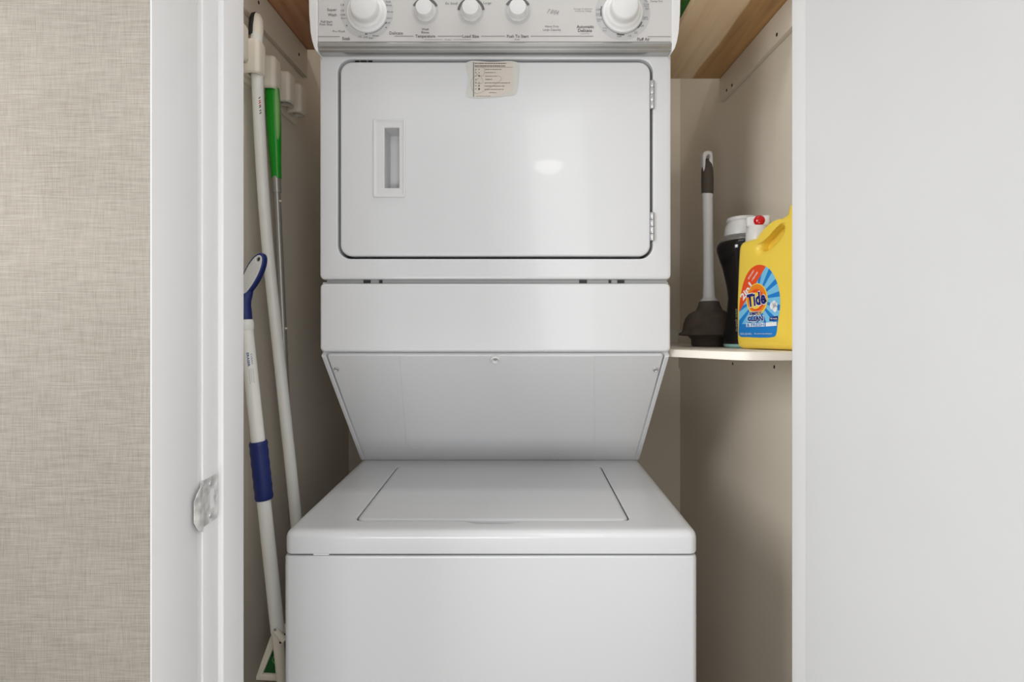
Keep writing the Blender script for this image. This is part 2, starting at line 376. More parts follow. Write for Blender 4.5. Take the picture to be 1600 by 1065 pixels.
# washer cabinet
b = bmesh.new()
ol = lambda i: rr(X0-0.001+i, X1-0.0005-i, 0.841+i, 1.70-i, 0.010-i*0.5, 6)
loft(b, [xy(ol(0.002), 0.03), xy(ol(0), 0.035), xy(ol(0), 0.843), xy(ol(0.0015), 0.8465), xy(ol(0.005), 0.8478)])
wc = finish(b, 'washer_cabinet', M_ENAMEL, WD)
fb = bmesh.new()
for (fx, fy) in ((X0+0.06, 0.92), (X1-0.06, 0.92), (X0+0.06, 1.62), (X1-0.06, 1.62)):
    f = bmesh.new(); lathe(f, [(0.02, 0), (0.022, 0.004), (0.014, 0.012), (0.012, 0.031)], Matrix.Translation((fx, fy, 0)), 16); finish(f, 'foot', M_BLACK, WD)
fb.free()
finish(mbox(X0+0.006, X1-0.006, 0.850, 1.68, 0.8465, 0.8525), 'seam_shade_bar', M_DARK, WD)  # dark bar filling the open gap, its shade put into the colour
finish(mbox(-0.342, -0.316, 0.8435, 0.852, 0.8475, 0.8512), 'seam_clip', M_PLAS, WD)
# washer top deck with the lid well
N_, M_ = 6, 40
def deckloop(i, z, r=0.014): return xy(rr(X0+i, X1-i, 0.84+i, 1.70-i, max(r-i*0.4, 0.004), N_, M_), z)
def notch(L, k):                                # finger scoop in the middle of the front edge
    out = []
    for u, v in L:
        if v < 0.90 and -0.095 < u < 0.008:
            t = (u+0.0435)/0.051; v -= k*max(0, 1-t**4)
        out.append((u, v))
    return out
lx0, lx1, ly0, ly1 = -0.2868, 0.1963, 0.8845, 1.2035
W1 = rr(lx0-0.003, lx1+0.003, ly0-0.003, ly1+0.003, 0.016, N_, M_); W2 = rr(lx0, lx1, ly0, ly1, 0.014, N_, M_)
b = bmesh.new()
loft(b, [deckloop(0.004, 0.8505), deckloop(0.0008, 0.8512), deckloop(0, 0.8535), deckloop(0, 0.8765), deckloop(0.0015, 0.8825), deckloop(0.005, 0.8868), deckloop(0.011, 0.8886),
         deckloop(0.018, 0.8888), xy(notch(W1, 0.012), 0.8888), xy(notch(W2, 0.0105), 0.8868), xy(notch(W2, 0.009), 0.874)])
deck = finish(b, 'washer_top', M_ENAMEL, WD, 40)
b = bmesh.new()
lid = lambda i, z: xy(rr(lx0+0.0028+i, lx1-0.0028-i, ly0+0.001+i, ly1-0.0015-i, 0.013-i*0.5, N_, M_), z)
loft(b, [lid(0.001, 0.875), lid(0, 0.8765), lid(0, 0.8852), lid(0.001, 0.8882), lid(0.0035, 0.8895), lid(0.008, 0.8898)])
finish(b, 'washer_lid', M_ENAMEL, WD, 40)
# lower dryer housing (tapers down to the deck)
b = bmesh.new()
prof = [(1.000, 1.312), (1.000, 1.176), (1.2485, 0.8895), (1.70, 0.8895), (1.70, 1.312)]
loft(b, [[Vector((x, y, z)) for y, z in prof] for x in (X0+0.0035, X1-0.0035)])
finish(b, 'dryer_support', M_ENAMEL, WD, 30)
b = bmesh.new()
pan = lambda i, y, r=0.009: xz(rr(X0+0.0008+i, X1-0.0003-i, 1.1745+i, 1.3102-i, max(0.003, r-i*.5), 5), y)
loft(b, [pan(0.0, 1.03), pan(0, 0.996), pan(0.002, 0.9905), pan(0.006, 0.988)])
finish(b, 'access_panel', M_ENAMEL, WD, 40)
# side cheeks between panel and deck and the sloping panel
D = Vector((0, 0.669, -0.743)); Nn = Vector((0, -0.743, -0.669)); P0 = Vector((0, 0.995, 1.1725))
def sl(x, s, h): return P0+Vector((x, 0, 0))+D*s+Nn*h
def slab(bm, quad, h0, h1, bev):
    fr = lambda i: [(x+(i if x < (quad[0][0]+quad[2][0])/2 else -i), s+(i if s < (quad[0][1]+quad[2][1])/2 else -i)) for x, s in quad]
    loft(bm, [[sl(x, s, h0) for x, s in quad], [sl(x, s, h1-bev) for x, s in quad], [sl(x, s, h1) for x, s in fr(bev)]])
for xa, xb in ((X0+0.0015, X0+0.0105), (X1-0.0105, X1-0.0015)):
    b = bmesh.new(); slab(b, [(xa, 0.006), (xb, 0.006), (xb, 0.3735), (xa, 0.3735)], -0.009, 0.0030, 0.0015); finish(b, 'side_flange', M_ENAMEL, WD)
b = bmesh.new(); RL = lambda i: rr(X0+0.0133+i, X1-0.0133-i, 0.003+i, 0.3725-i, 0.006, 4)
loft(b, [[sl(x, s, h) for x, s in RL(i)] for h, i in ((-0.004, 0), (0.0012, 0), (0.0025, 0.0015))])
slope = finish(b, 'sloping_panel', M_ENAMEL, WD)
b = bmesh.new()                                # shallow pressed field in the sloping panel
def emb(i):
    L = rr(-0.235+i, 0.150-i, -0.02, 0.335-i, 0.03, 6)
    return [(x+(x+0.0425)*0.14*max(0, s)/0.335*1.3, max(s, 0.006)) for x, s in L]
loft(b, [[sl(x, s, h) for x, s in emb(i)] for h, i in ((0.0022, 0), (0.0040, 0.0030))])
finish(b, 'pressed_field', M_ENAMEL, slope, 60)
for u, v, r, deep in ((526, 576, 0.0058, 1), (1024, 577, 0.0058, 1), (774, 560, 0.0105, 0)):
    # point where the sight line meets the slope
    d = Vector(((u-810)/F, 1, (490-v)/F)); o = Vector((0, 0, CZ)); q = P0+Nn*0.0025
    t = (q-o).dot(Nn)/d.dot(Nn); p = o+d*t
    R = Matrix.Translation(p) @ Nn.to_track_quat('Z', 'Y').to_matrix().to_4x4()
    b = bmesh.new()
    lathe(b, [(r*0.3, -0.001), (r, 0.0), (r*0.95, 0.0022+0.002*(1-deep)), (r*0.72, 0.003+0.003*(1-deep)), (r*0.5, 0.0012), (0.0003, 0.001)], R, 20)
    finish(b, 'screw' if deep else 'push_button', M_HINGE if deep else M_PLAS, slope)
    if not deep:
        b = bmesh.new(); lathe(b, [(0.0042, 0.0009), (0.004, 0.0022), (0.0003, 0.0024)], R, 16); finish(b, 'button_core', M_GREYGAP, slope)
# gap bar with slots between the two front panels
finish(mbox(X0+0.012, X1-0.006, 0.999, 1.06, 1.300, 1.325), 'gap_rail', M_GREYGAP, WD)
for a, c in ((573.5, 11), (595, 5), (911, 12), (953, 4), (970, 11)):
    p = px(a, 439.5, 0.998)
    finish(mbox(p.x-c/2*0.00126, p.x+c/2*0.00126, 0.9975, 1.0, 1.308, 1.319), 'rail_slot', M_BLACK, WD)
# dryer body and front
finish(mbox(X0+0.003, X1-0.003, 1.0705, 1.70, 1.315, 1.87, bev=0.004), 'dryer_body', M_ENAMEL, WD)
ox0, ox1, oz0, oz1 = -0.3530, 0.2629, 1.3576, 1.7470
b = bmesh.new()
fo = lambda i, y, r=0.009: xz(rr(X0+0.0005+i, X1+0.0005-i, 1.3165+i, 1.79-i, max(0.003, r-i*.5), 8), y)
op = lambda i, y: xz(rr(ox0+i, ox1-i, oz0+i, oz1-i, 0.026-i*.5, 8), y)
loft(b, [fo(0, 1.07), fo(0, 0.9965), fo(0.002, 0.9905), fo(0.0065, 0.988), op(-0.003, 0.988), op(-0.0008, 0.989), op(0, 0.992), op(0, 1.069)])
finish(b, 'dryer_front', M_ENAMEL, WD, 40)
b = bmesh.new()
hx0, hx1, hz0, hz1 = -0.2614, -0.2326, 1.4951, 1.6127
g = 0.0046
dr = lambda i, y: xz(rr(ox0+g+i, ox1-g-i, oz0+g+i, oz1-g-i, 0.0225-i*.5, 8), y)
hh = lambda i, y, r=0.0015: xz(rr(hx0+i, hx1-i, hz0+i, hz1-i, r, 8), y)
loft(b, [dr(0, 1.013), dr(0, 0.9915), dr(0.001, 0.989), dr(0.004, 0.9872), hh(-0.005, 0.9872), hh(-0.005, 1.013)], closed=True)
ddoor = finish(b, 'dryer_door', M_ENAMEL, WD, 40)
b = bmesh.new()
pxl = lambda i, y, r=0.004: xz(rr(-0.2839+i, -0.2201-i, 1.4764+i, 1.6314-i, r, 8), y)
loft(b, [pxl(0.0, 0.9874), pxl(0, 0.9862), pxl(0.0012, 0.9848), pxl(0.003, 0.9845), pxl(0.006, 0.986), pxl(0.009, 0.986), hh(-0.0015, 0.986), hh(0, 0.987)], cap0=False, cap1=False)
han = finish(b, 'door_handle', M_PLASH, ddoor, 30)
b = bmesh.new(); loft(b, [hh(0, 0.9868), hh(0.0005, 1.01), hh(0.001, 1.030)], cap0=False)
finish(b, 'handle_pocket', M_PLASH, han, 30)
for zc_ in (px(0, 147.5, 0.985).z, px(0, 353.5, 0.985).z):
    b = bmesh.new(); z = zc_-0.0275; xh = px(1019.5, 0, 0.985).x
    for k in range(4):
        lathe(b, [(0.0002, z), (0.0042, z), (0.0046, z+0.0008), (0.0046, z+0.0124), (0.0042, z+0.0132), (0.0002, z+0.0132)], Matrix.Translation((xh, 0.986, 0)), 16); z += 0.0138
    finish(b, 'hinge', M_HINGE, ddoor)
b = bmesh.new(); p = px(567, 94.5, 0.995)
for a, c in ((557.5, 6), (567.5, 9), (578, 6)):
    q = px(a, 95, 0.99); box(b, q.x-c/2*0.00125, q.x+c/2*0.00125, 0.991, 0.994, 1.7432, 1.7462)
finish(b, 'door_catch', M_BLACK, ddoor)
# paper sticker with rows of small print, taped on
FY = 0.9868
def rect(bm, x0, y0, x1, y1, Y, tt=0.0002, mi=0):
    a, c = px(x0, y1, Y), px(x1, y0, Y); n0 = len(bm.faces)
    box(bm, a.x, c.x, Y-tt, Y, a.z, c.z)
    bm.faces.ensure_lookup_table()
    for f in bm.faces[n0:]: f.material_index = mi
b = bmesh.new()
tp = catmull([(729.5, 97), (768, 96.4), (808, 97), (811, 120), (806, 146), (790, 150), (770, 152), (730, 151), (732, 125)], 4)
loft(b, [[px(x, y, FY) for x, y in tp], [px(x, y, FY-0.0002) for x, y in tp]])
tape = finish(b, 'tape', M_TAPE, ddoor)
b = bmesh.new()
pp = [(739.5, 97), (801.5, 97), (801, 143), (790, 146), (779, 150), (760, 151), (739.8, 150.5)]
loft(b, [[px(x, y, FY-0.00025) for x, y in pp], [px(x, y, FY-0.0006) for x, y in pp]])
stk = finish(b, 'instruction_sticker', M_PAPER, ddoor, 0)
b = bmesh.new(); random.seed(9); Yt = FY-0.0008
rect(b, 739.4, 97, 740.6, 151, Yt)
for y, x0, x1, hgt in ((99, 742, 791, 1.3), (103, 742, 790, 1.5), (108.4, 758, 784, .9), (113.5, 758, 775, .8), (119, 758, 776, .8), (124, 758, 769, .9), (129.5, 757, 797, .8), (134.5, 757, 789, 1.0), (139.7, 757, 787, .8), (144.7, 764, 776, .7), (150, 744, 767, .5)):
    x = x0
    while x < x1:
        ww = random.uniform(1.2, 3.6); rect(b, x, y-hgt/2, min(x+ww, x1), y+hgt/2, Yt); x += ww+random.uniform(0.4, 0.9)
for y in (108.4, 113.5, 118.5, 124, 129.5, 134, 139): rect(b, 742.5, y-.5, 744.5, y+.5, Yt)
for k, y in enumerate((108.4, 113.5, 118.5, 129.5, 134, 139)):
    q = px(748.5, y, Yt); lathe(b, [(0.0004, 0), ((0.0011, 0.001, 0.0017, 0.0011, 0.0017, 0.0021)[k], 0), (0.0002, 0.0003)], Matrix.Translation(q) @ Matrix.Rotation(PI/2, 4, 'X'), 12)
for y in (105,): rect(b, 742, y-.2, 801, y+.2, Yt)
finish(b, 'sticker_print', M_INK, stk, 0)
# pen loops scribbled over the sticker
b = bmesh.new()
for P in ([(753, 105), (757, 108), (755, 118), (744, 118), (736, 127), (738, 140), (745, 146), (758, 141), (775, 131), (783, 124), (780, 119), (766, 119)], [(745, 108), (743, 113), (752, 121), (755, 128), (748, 131), (743, 127), (748, 122)]):
    tube(b, [px(x, y, Yt-0.0003) for x, y in catmull(P, 5, False)], 0.00022, 5)
finish(b, 'pen_scribble', M_INK2, stk)

# control console
YC = 0.966
con = finish(mbox(X0+0.0075, X1-0.0062, YC, 1.10, 1.768, 1.886, bev=0.0015), 'control_console', M_FACE, WD)
def cap(pts):
    L0 = [(x, z) for x, z in pts]
    b = bmesh.new(); cx = sum(p[0] for p in L0)/len(L0); cz = sum(p[1] for p in L0)/len(L0)
    sh = lambda k: [(cx+(x-cx)*(1-k*6), cz+(z-cz)*(1-k)) for x, z in L0]
    loft(b, [xz(L0, 1.11), xz(L0, 0.9655), xz(sh(0.012), 0.963), xz(sh(0.03), 0.9622)])
    finish(b, 'end_cap', M_PLAS, con)
LC = [(-0.3825, 1.7475), (-0.3825, 1.888), (-0.4005, 1.888), (-0.3990, 1.82), (-0.3960, 1.785), (-0.3925, 1.768), (-0.3875, 1.754)]
cap(LC); cap([(-0.0905-x, z) for x, z in LC][::-1])
b = bmesh.new()
tz = [(YC+0.010, 1.7685), (YC-0.0005, 1.768), (YC-0.0022, 1.7655), (YC-0.0022, 1.760), (YC+0.002, 1.7575), (YC+0.002, 1.7545), (YC+0.006, 1.7522), (YC+0.03, 1.752), (YC+0.03, 1.7685)]
loft(b, [[Vector((x, y, z)) for y, z in tz] for x in (-0.3818, 0.2913)])
finish(b, 'trim_strip', M_CHROME, con, 25)
finish(mbox(-0.38, 0.29, 0.972, 1.03, 1.7528, 1.7575), 'console_seam', M_DARK, con)
def ring(bm, c, r0, r1, a0, a1, Y, n=40, tt=0.0003):
    full = abs(a1-a0) >= 2*PI-1e-3
    A = [a0+(a1-a0)*i/n for i in range(n+(0 if full else 1))]
    for i in range(len(A)-(0 if full else 1)):
        p, q = A[i], A[(i+1) % len(A)]
        P = [Vector((c.x+r*math.cos(a), Y, c.z+r*math.sin(a))) for r, a in ((r0, p), (r1, p), (r1, q), (r0, q))]
        vsF = [bm.verts.new(v-Vector((0, tt, 0))) for v in P]; bm.faces.new(vsF)
K = YC/F
def dial(cx, cy, rpx, name):
    c = px(cx, cy, YC); b = bmesh.new(); ring(b, c, 0.001, rpx*K, 0, 2*PI, YC, 64)
    return c, finish(b, name, M_DIAL, con, 0)
def knob(c, prof, parent=con, ridge=True, name='knob'):
    b = bmesh.new()
    lathe(b, prof, Matrix.Translation(c) @ Matrix.Rotation(PI/2, 4, 'X'), 48)
    o = finish(b, name, M_PLAS, con, 50)
    return o
big = [(0.0385, 0.0), (0.0388, 0.001), (0.0382, 0.0028), (0.0365, 0.0036), (0.0345, 0.0042), (0.0325, 0.0075), (0.0305, 0.0092), (0.0275, 0.0105), (0.0265, 0.0125), (0.0258, 0.0215), (0.0240, 0.0243), (0.0220, 0.0252), (0.0002, 0.0256)]
small = [(0.0200, 0), (0.0203, 0.0012), (0.0195, 0.003), (0.0182, 0.0042), (0.0174, 0.007), (0.0166, 0.0135), (0.0148, 0.0165), (0.0002, 0.0175)]
c1, _ = dial(573.5, 20, 41, 'dial_plate'); c2, _ = dial(973, 20, 43, 'dial_plate')
k1 = knob(c1, big); k2 = knob(c2, big)
for (cx, rr_) in ((664.5, 20.5), (736, 20.5), (809, 20.5)):
    c, _ = dial(cx, 18, rr_, 'dial_plate'); knob(c, small)
ink = bmesh.new(); pale = bmesh.new()
Yk = YC-0.0006
def T(bm, s, x, y, wpx, hpx=None, bold=0.01): text_into(bm, s, Matrix.Translation(px(x, y, Yk)) @ FACE, wpx*K, hpx*K if hpx else None, bold)
T(ink, 'Super', 518.5, 15.5, 15, 5.6); T(ink, 'Wash', 519, 23, 14, 4.6); T(ink, 'Pull Start', 510.5, 33.8, 18, 3.6); T(ink, 'Push Stop', 509.5, 38.5, 20, 3.8)
T(ink, 'Pre Wash', 529.5, 48.8, 19, 3.4, 0); T(ink, 'Soak', 541, 60, 13, 5, 0.02); T(ink, 'Delicate', 619, 51.5, 21, 5, 0.01)
T(ink, 'Wash', 664.5, 45.6, 11.5, 3.4); T(ink, 'Rinse', 664.5, 50.5, 12, 3.6); T(ink, 'Temperature', 664.5, 57, 31, 6, 0.02); T(ink, 'Load Size', 735.5, 56.5, 26, 4.8, 0.02)
T(pale, 'Washer', 700, 61.8, 11.5, 2.4); T(ink, 'Push To Start', 809, 56.5, 34, 4.8, 0.02); T(ink, 'Dryer', 808.5, 61.8, 8.5, 2.8)
T(ink, 'Heavy Duty', 862.5, 41.5, 21.5, 4.2, 0); T(ink, 'Large Capacity', 862.5, 46.8, 28, 4.2, 0); T(ink, 'Automatic', 914.5, 41.5, 27, 4.8, 0.02); T(ink, 'Delicate', 914, 47.5, 22, 5, 0.02)
T(pale, 'Less Dry', 914, 52.6, 14, 2); T(ink, 'Fluff Air', 1005.5, 61.2, 20, 5, 0.02); T(ink, 'Damp Dry', 1026, 2.2, 19, 3.8, 0)
T(ink, 'Ex. Small', 705.5, 5.2, 18.5, 3.8, 0); T(ink, 'Large', 761.5, 5.2, 12, 4.4, 0)
T(pale, 'Energy Preferred', 911, 14, 28, 2.4); T(pale, 'Automatic Setting', 911, 17.4, 26, 2.4); 
for s, x, y, wv in (('14', 535, 7.5, 5), ('10', 535, 16.3, 5), ('Off', 535.5, 23, 8), ('Spin', 536.5, 28.5, 8), ('Soak', 607, 2.5, 8), ('Rinse', 608, 8, 9), ('Rinse', 609.5, 18.3, 9), ('Spin', 608.5, 28.5, 8), ('Off', 606.3, 35.8, 6.5),
                   ('10', 562.5, 57, 4.5), ('Off', 571, 58, 6.5), ('Wash', 579, 59.3, 7), ('Rinse', 587, 55.5, 9),
                   ('Off', 934.8, 15, 7), ('Less', 935.5, 21, 7.5), ('Dry', 935, 24.3, 6), ('Cotton', 936.5, 29.8, 9), ('Dry', 936, 33.2, 5), ('Very', 945, 44, 7), ('Dry', 945, 48, 6), ('Off', 967.5, 57, 7), ('10', 984, 56, 4.5), ('20', 993.5, 51, 5), ('Off', 1003, 40.3, 6.5),
                   ('Less', 1008.5, 26.5, 7), ('Dry', 1009, 30, 8), ('30', 1011, 13.8, 5.5), ('Energy', 1010, 6.5, 8.5), ('Dry', 1010, 9.8, 7), ('70', 1009, 2, 5)):
    T(ink, s, x, y, wv, 2.9 if len(s) > 2 else 3.4, 0)
def line(bm, x0, x1, y, th=0.55): 
    a = px(x0, y+th/2, Yk); c = px(x1, y-th/2, Yk); box(bm, a.x, c.x, Yk-0.0001, Yk+0.0002, a.z, c.z)
for a, c, y in ((497, 531, 57), (616, 646, 56.3), (684, 722, 56.3), (752, 789, 56.3), (829, 927, 56.3), (1012, 1048, 57)): line(ink, a, c, y)
line(pale, 663, 692, 61.6, 0.4); line(pale, 708, 736, 61.6, 0.4); line(ink, 497, 1048, 65.2, 0.5)
line(ink, 1048, 1048.6, 3, 0.3)
for c, sgn in ((px(664.5, 18, YC), 1), (px(736, 18, YC), 2), (px(809, 18, YC), 3)):
    rI, rO = 17.6*K, 21.4*K
    for a0, a1 in {1: ((0.42, 1.35), (1.9, 2.70)), 2: ((0.10, 1.3), (1.8, 3.04)), 3: ((0.52, 1.2), (1.9, 2.62))}[sgn]: ring(ink, c, rI, rO, a0, a1, Yk, 20)
for a0, a1, r0, r1 in ((-0.80, -0.45, 35.5, 37.2), (2.85, 3.3, 36.6, 38.2), (-1.85, -1.5, 36.4, 38.6)): ring(ink, c2, (r0-3)*K, (r1-3)*K, a0, a1, Yk, 12)
ring(ink, c2, 33.0*K, 33.5*K, 3.1, 5.7, Yk, 40); ring(ink, c1, 32.8*K, 33.3*K, 4.8, 5.8, Yk, 20)
ring(ink, c1, 32.5*K, 34.5*K, 4.62, 4.74, Yk, 4); ring(ink, c1, 33*K, 34.5*K, 5.74, 5.84, Yk, 4)
for x, y in ((541.8, 40), (603.2, 43)): ring(ink, px(x, y, Yk), 0.0001, 0.0013, 0, 2*PI, Yk, 12)

# faint handwriting in pencil
text_into(pale, '7 8/04', Matrix.Translation(px(864, 18.5, Yk)) @ FACE @ Matrix.Rotation(-0.16, 4, 'Z'), 19*K, 7*K, 0, 0.5)
for f in pale.faces: f.material_index = 1
tm = bpy.data.meshes.new('x'); pale.to_mesh(tm); pale.free(); ink.from_mesh(tm); bpy.data.meshes.remove(tm)
finish(ink, 'printed_text', [M_INK, M_INK2], con, 0)

# ------------------------------------------------------------------ broom clips on the left wall
XW = XL
bh = thing('broom_holder', 'row of cream plastic broom clips on a rail on the left wall', 'broom holder', (XW, 1.15, 1.78))
b = bmesh.new(); loft(b, [[Vector((x, u, v)) for u, v in rr(0.985+i, 1.372-i, 1.758+i, 1.850-i, 0.012-i)] for x, i in ((XW+0.0005, 0), (XW+0.004, 0), (XW+0.006, 0.0015))])
rail = finish(b, 'rail', M_CREAM, bh)
units = [1.053, 1.124, 1.196, 1.271, 1.338]
for k, yf in enumerate(units):
    xo = -0.5585; yn = yf-0.038
    b = bmesh.new()
    UO = lambda i, r=0.010: rr(XW+0.0055+i*0.2, xo-i, yn+i, yf-i, max(r-i, 0.003), 5)
    hx = -0.573; UH = lambda rad: [(hx+rad*math.cos(PI/4+0*2), 0)]
    n = len(UO(0)); cyy = (yn+yf)/2
    ctr = UO(0); 
    def inner(rad):
        return [(hx+rad*math.cos(math.atan2(v-cyy, (u-hx))), cyy+rad*math.sin(math.atan2(v-cyy, (u-hx)))) for u, v in ctr]
    loft(b, [xy(inner(0.0150), 1.815), xy(inner(0.0150), 1.772), xy(inner(0.0158), 1.7692), xy(UO(0.006), 1.7692), xy(UO(0.002), 1.7710), xy(UO(0), 1.7755), xy(UO(0), 1.836), xy(UO(0.0025), 1.8425), xy(UO(0.008), 1.8460)])
    finish(b, 'clip', M_CREAM, bh, 45)

# ------------------------------------------------------------------ white broom handle in the second clip
yb_ = 1.107
top = Vector((-0.5725, yb_, 1.905))
Ppole = [Vector((-0.5725, yb_, 1.862)), Vector((-0.5715, yb_, 1.76)), Vector((-0.556, 1.112, 1.45)), Vector((-0.5255, 1.125, 1.09)), Vector((-0.500, 1.137, 0.79)), Vector((-0.474, 1.15, 0.45)), Vector((-0.452, 1.16, 0.10))]
wm = thing('broom', 'long white broom handle with black tip held in the second clip, leaning behind the washer', 'broom', (-0.452, 1.16, 0))
b = bmesh.new(); tube(b, [Vector(p) for p in catmull(Ppole, 8, False)], 0.0122, 24); finish(b, 'pole', M_POLE, wm)
b = bmesh.new(); tube(b, [(-0.5725, yb_, 1.856), (-0.5715, yb_, 1.875), (-0.5705, yb_, 1.892), (-0.573, yb_, 1.902), (-0.576, yb_, 1.9075)], [(0.0125, 0.012), (0.0128, 0.012), (0.0115, 0.011), (0.0085, 0.008), (0.003, 0.003)], 24)
finish(b, 'handle_tip', M_CREAM, wm, 80)
b = bmesh.new(); tube(b, [(-0.5800, yb_-0.0062, 1.858), (-0.5800, yb_-0.0068, 1.874), (-0.5788, yb_-0.0062, 1.890), (-0.5772, yb_-0.003, 1.9025), (-0.5745, yb_-0.001, 1.9085)], [(0.0068, 0.007), (0.0068, 0.007), (0.0072, 0.007), (0.0062, 0.006), (0.002, 0.002)], 20)
finish(b, 'black_inlay', M_BLACK, wm, 80)
b = bmesh.new(); red = bmesh.new()
for k, (z, l, m_) in enumerate(((1.716, .010, 0), (1.711, .006, 1), (1.706, .009, 1), (1.701, .006, 1), (1.697, .008, 0), (1.690, .006, 0), (1.684, .008, 0))):
    bb = red if m_ else b
    x = -0.5695+0.0004*k; tube(bb, [(x+0.0055, yb_-0.0098, z), (x+0.0085, yb_-0.0082, z+l*0.5)], 0.0009, 6)
finish(b, 'dark_marks', M_INK, wm); finish(red, 'red_marks', M_RED, wm)
b = bmesh.new()
lathe(b, [(0.013, 0.02), (0.018, 0.0), (0.018, -0.03), (0.012, -0.032)], Matrix.Translation((-0.452, 1.16, 0.10)), 20)
finish(b, 'socket', M_CREAM, wm)
b = bmesh.new(); loops = []
for z, hy, hx_ in ((0.068, 0.10, 0.016), (0.05, 0.12, 0.018), (0.03, 0.13, 0.02), (0.0, 0.15, 0.028)):
    loops.append([Vector((-0.452+u, 1.15+v, z)) for u, v in rr(-hx_, hx_, -hy*0.66, hy*0.66, 0.014, 4)])
loft(b, loops[::-1]); finish(b, 'brush_head', M_BLACK, wm)

# ------------------------------------------------------------------ green handled sweeper in the third clip
gs = thing('sweeper', 'sweeper with bright green grip and thin silver pole hanging in the third clip', 'sweeper', (-0.53, 1.30, 0))
G0 = Vector((-0.5745, 1.1775, 0))
def gpt(z): 
    t = (1.80-z)/1.75; return Vector((-0.5745+0.040*t, 1.1775+0.085*t, z))
b = bmesh.new()
gr = [(1.812, .0140), (1.80, .0146), (1.79, .0148), (1.765, .0160), (1.73, .0168), (1.69, .0165), (1.65, .0148), (1.61, .0128), (1.585, .0120), (1.568, .0118)]
tube(b, [gpt(z)+Vector((0, 0, 0)) for z, r in gr], [(r, r*0.8) for z, r in gr], 28); finish(b, 'grip', M_GREEN, gs, 80)
b = bmesh.new(); gi = [(1.775, .0040), (1.75, .0068), (1.72, .0078), (1.69, .0070), (1.665, .005), (1.648, .001)]
tube(b, [gpt(z)+Vector((0.0118-(1.775-z)*0.012, -0.0055, 0)) for z, r in gi], [(r*0.8, r) for z, r in gi], 16); finish(b, 'grip_inlay', M_LGREEN, gs, 80)
b = bmesh.new(); tube(b, [gpt(1.572), gpt(1.535)], 0.0098, 20); finish(b, 'collar', M_SILVER, gs)
b = bmesh.new(); tube(b, [gpt(1.536), gpt(0.9), gpt(0.06)], 0.0078, 20); finish(b, 'pole', M_SILVER, gs)
for z in (1.515, 1.215):
    b = bmesh.new(); p = gpt(z); lathe(b, [(0.0005, 0), (0.0028, 0), (0.0024, 0.004), (0.0005, 0.005)], Matrix.Translation(p+Vector((0.0065, -0.002, 0))) @ Matrix.Rotation(PI/2, 4, 'Y'), 10); finish(b, 'pole_pin', M_CREAM, gs)
b = bmesh.new(); p = gpt(0.0); box(b, p.x-0.045, p.x+0.045, p.y+0.01, p.y+0.26, 0.0, 0.03, bev=0.006); box(b, p.x-0.012, p.x+0.012, p.y-0.012, p.y+0.03, 0.01, 0.08, bev=0.004)
finish(b, 'sweeper_head', M_GREEN, gs)

# ------------------------------------------------------------------ blue and white sponge mop in front
bmop = thing('sponge_mop', 'white sponge mop with navy blue foam grip and oval speckled handle, nearest the jamb', 'mop', (-0.437, 1.01, 0))
def mp(x, y, Y): return px(x, y, Y)
YM = 0.985
A = [mp(385.5, 505, YM), mp(403.5, 690, YM-0.004), mp(412, 780, YM-0.006), mp(434, 985, YM-0.010)]
lowdir = (A[3]-A[2]).normalized()
b = bmesh.new(); tube(b, [mp(384.5, 512, YM), A[1], A[2], A[3]], 0.0125, 28); finish(b, 'pole', M_POLE, bmop)
b = bmesh.new(); tube(b, [mp(383.8, 499, YM), mp(384, 503, YM), mp(385, 513, YM), mp(385.3, 516, YM)], [0.0125, 0.0142, 0.0140, 0.0126], 28); finish(b, 'collar', M_POLE, bmop)
b = bmesh.new()
fg = [mp(403.4, 689, YM-.004), mp(403.8, 693, YM-.004)]; rr2 = [0.0155, 0.0168]
for k in range(10):
    t = k/9; fg.append(mp(404.2+(412.5-404.2)*t+0.6*0, 698+(775-698)*t, YM-.004)); rr2.append(0.0166 if k % 2 else 0.0158)
fg.append(mp(412.9, 779.5, YM-.004)); rr2.append(0.0152)
tube(b, fg, rr2, 28); finish(b, 'foam_grip', M_BLUE, bmop, 60)
# neck and the oval handle, inclined to the right and towards the wall
b = bmesh.new(); nk = [(383.5, 502), (383, 490), (381.5, 478), (381, 469), (384, 460), (389, 452)]
tube(b, [mp(x, y, YM) for x, y in nk], [(0.0126, 0.012), (0.0122, 0.012), (0.0122, 0.012), (0.0135, 0.012), (0.0130, 0.010), (0.009, 0.008)], 24); finish(b, 'neck', M_BLUE, bmop, 80)
hc = mp(394.5, 431, YM); ax = (mp(412.5, 396, YM)-mp(378, 466, YM)); ln = ax.length; ax.normalize()
perp = Vector((ax.z, 0, -ax.x))
HM = Matrix(((perp.x, ax.x, 0, hc.x), (0, 0, -1, hc.y), (perp.z, ax.z, 0, hc.z), (0, 0, 0, 1)))
def oval(a, bb, n=44, sk=0.12): return [((a*math.cos(2*PI*k/n))*(1+sk*math.sin(2*PI*k/n)), bb*math.sin(2*PI*k/n)) for k in range(n)]
hole_ = [(0.0032*math.cos(2*PI*k/14), ln/2-0.0135+0.0046*math.sin(2*PI*k/14)) for k in range(14)]
hr = curve_shape('handle_rim', oval(0.0155, ln/2), [hole_], 0.0085, 0.004, HM, M_BLUE, bmop)
hi = curve_shape('handle_inlay', oval(0.0122, ln/2-0.0045), [hole_], 0.0098, 0.002, HM, M_SPECK, bmop)
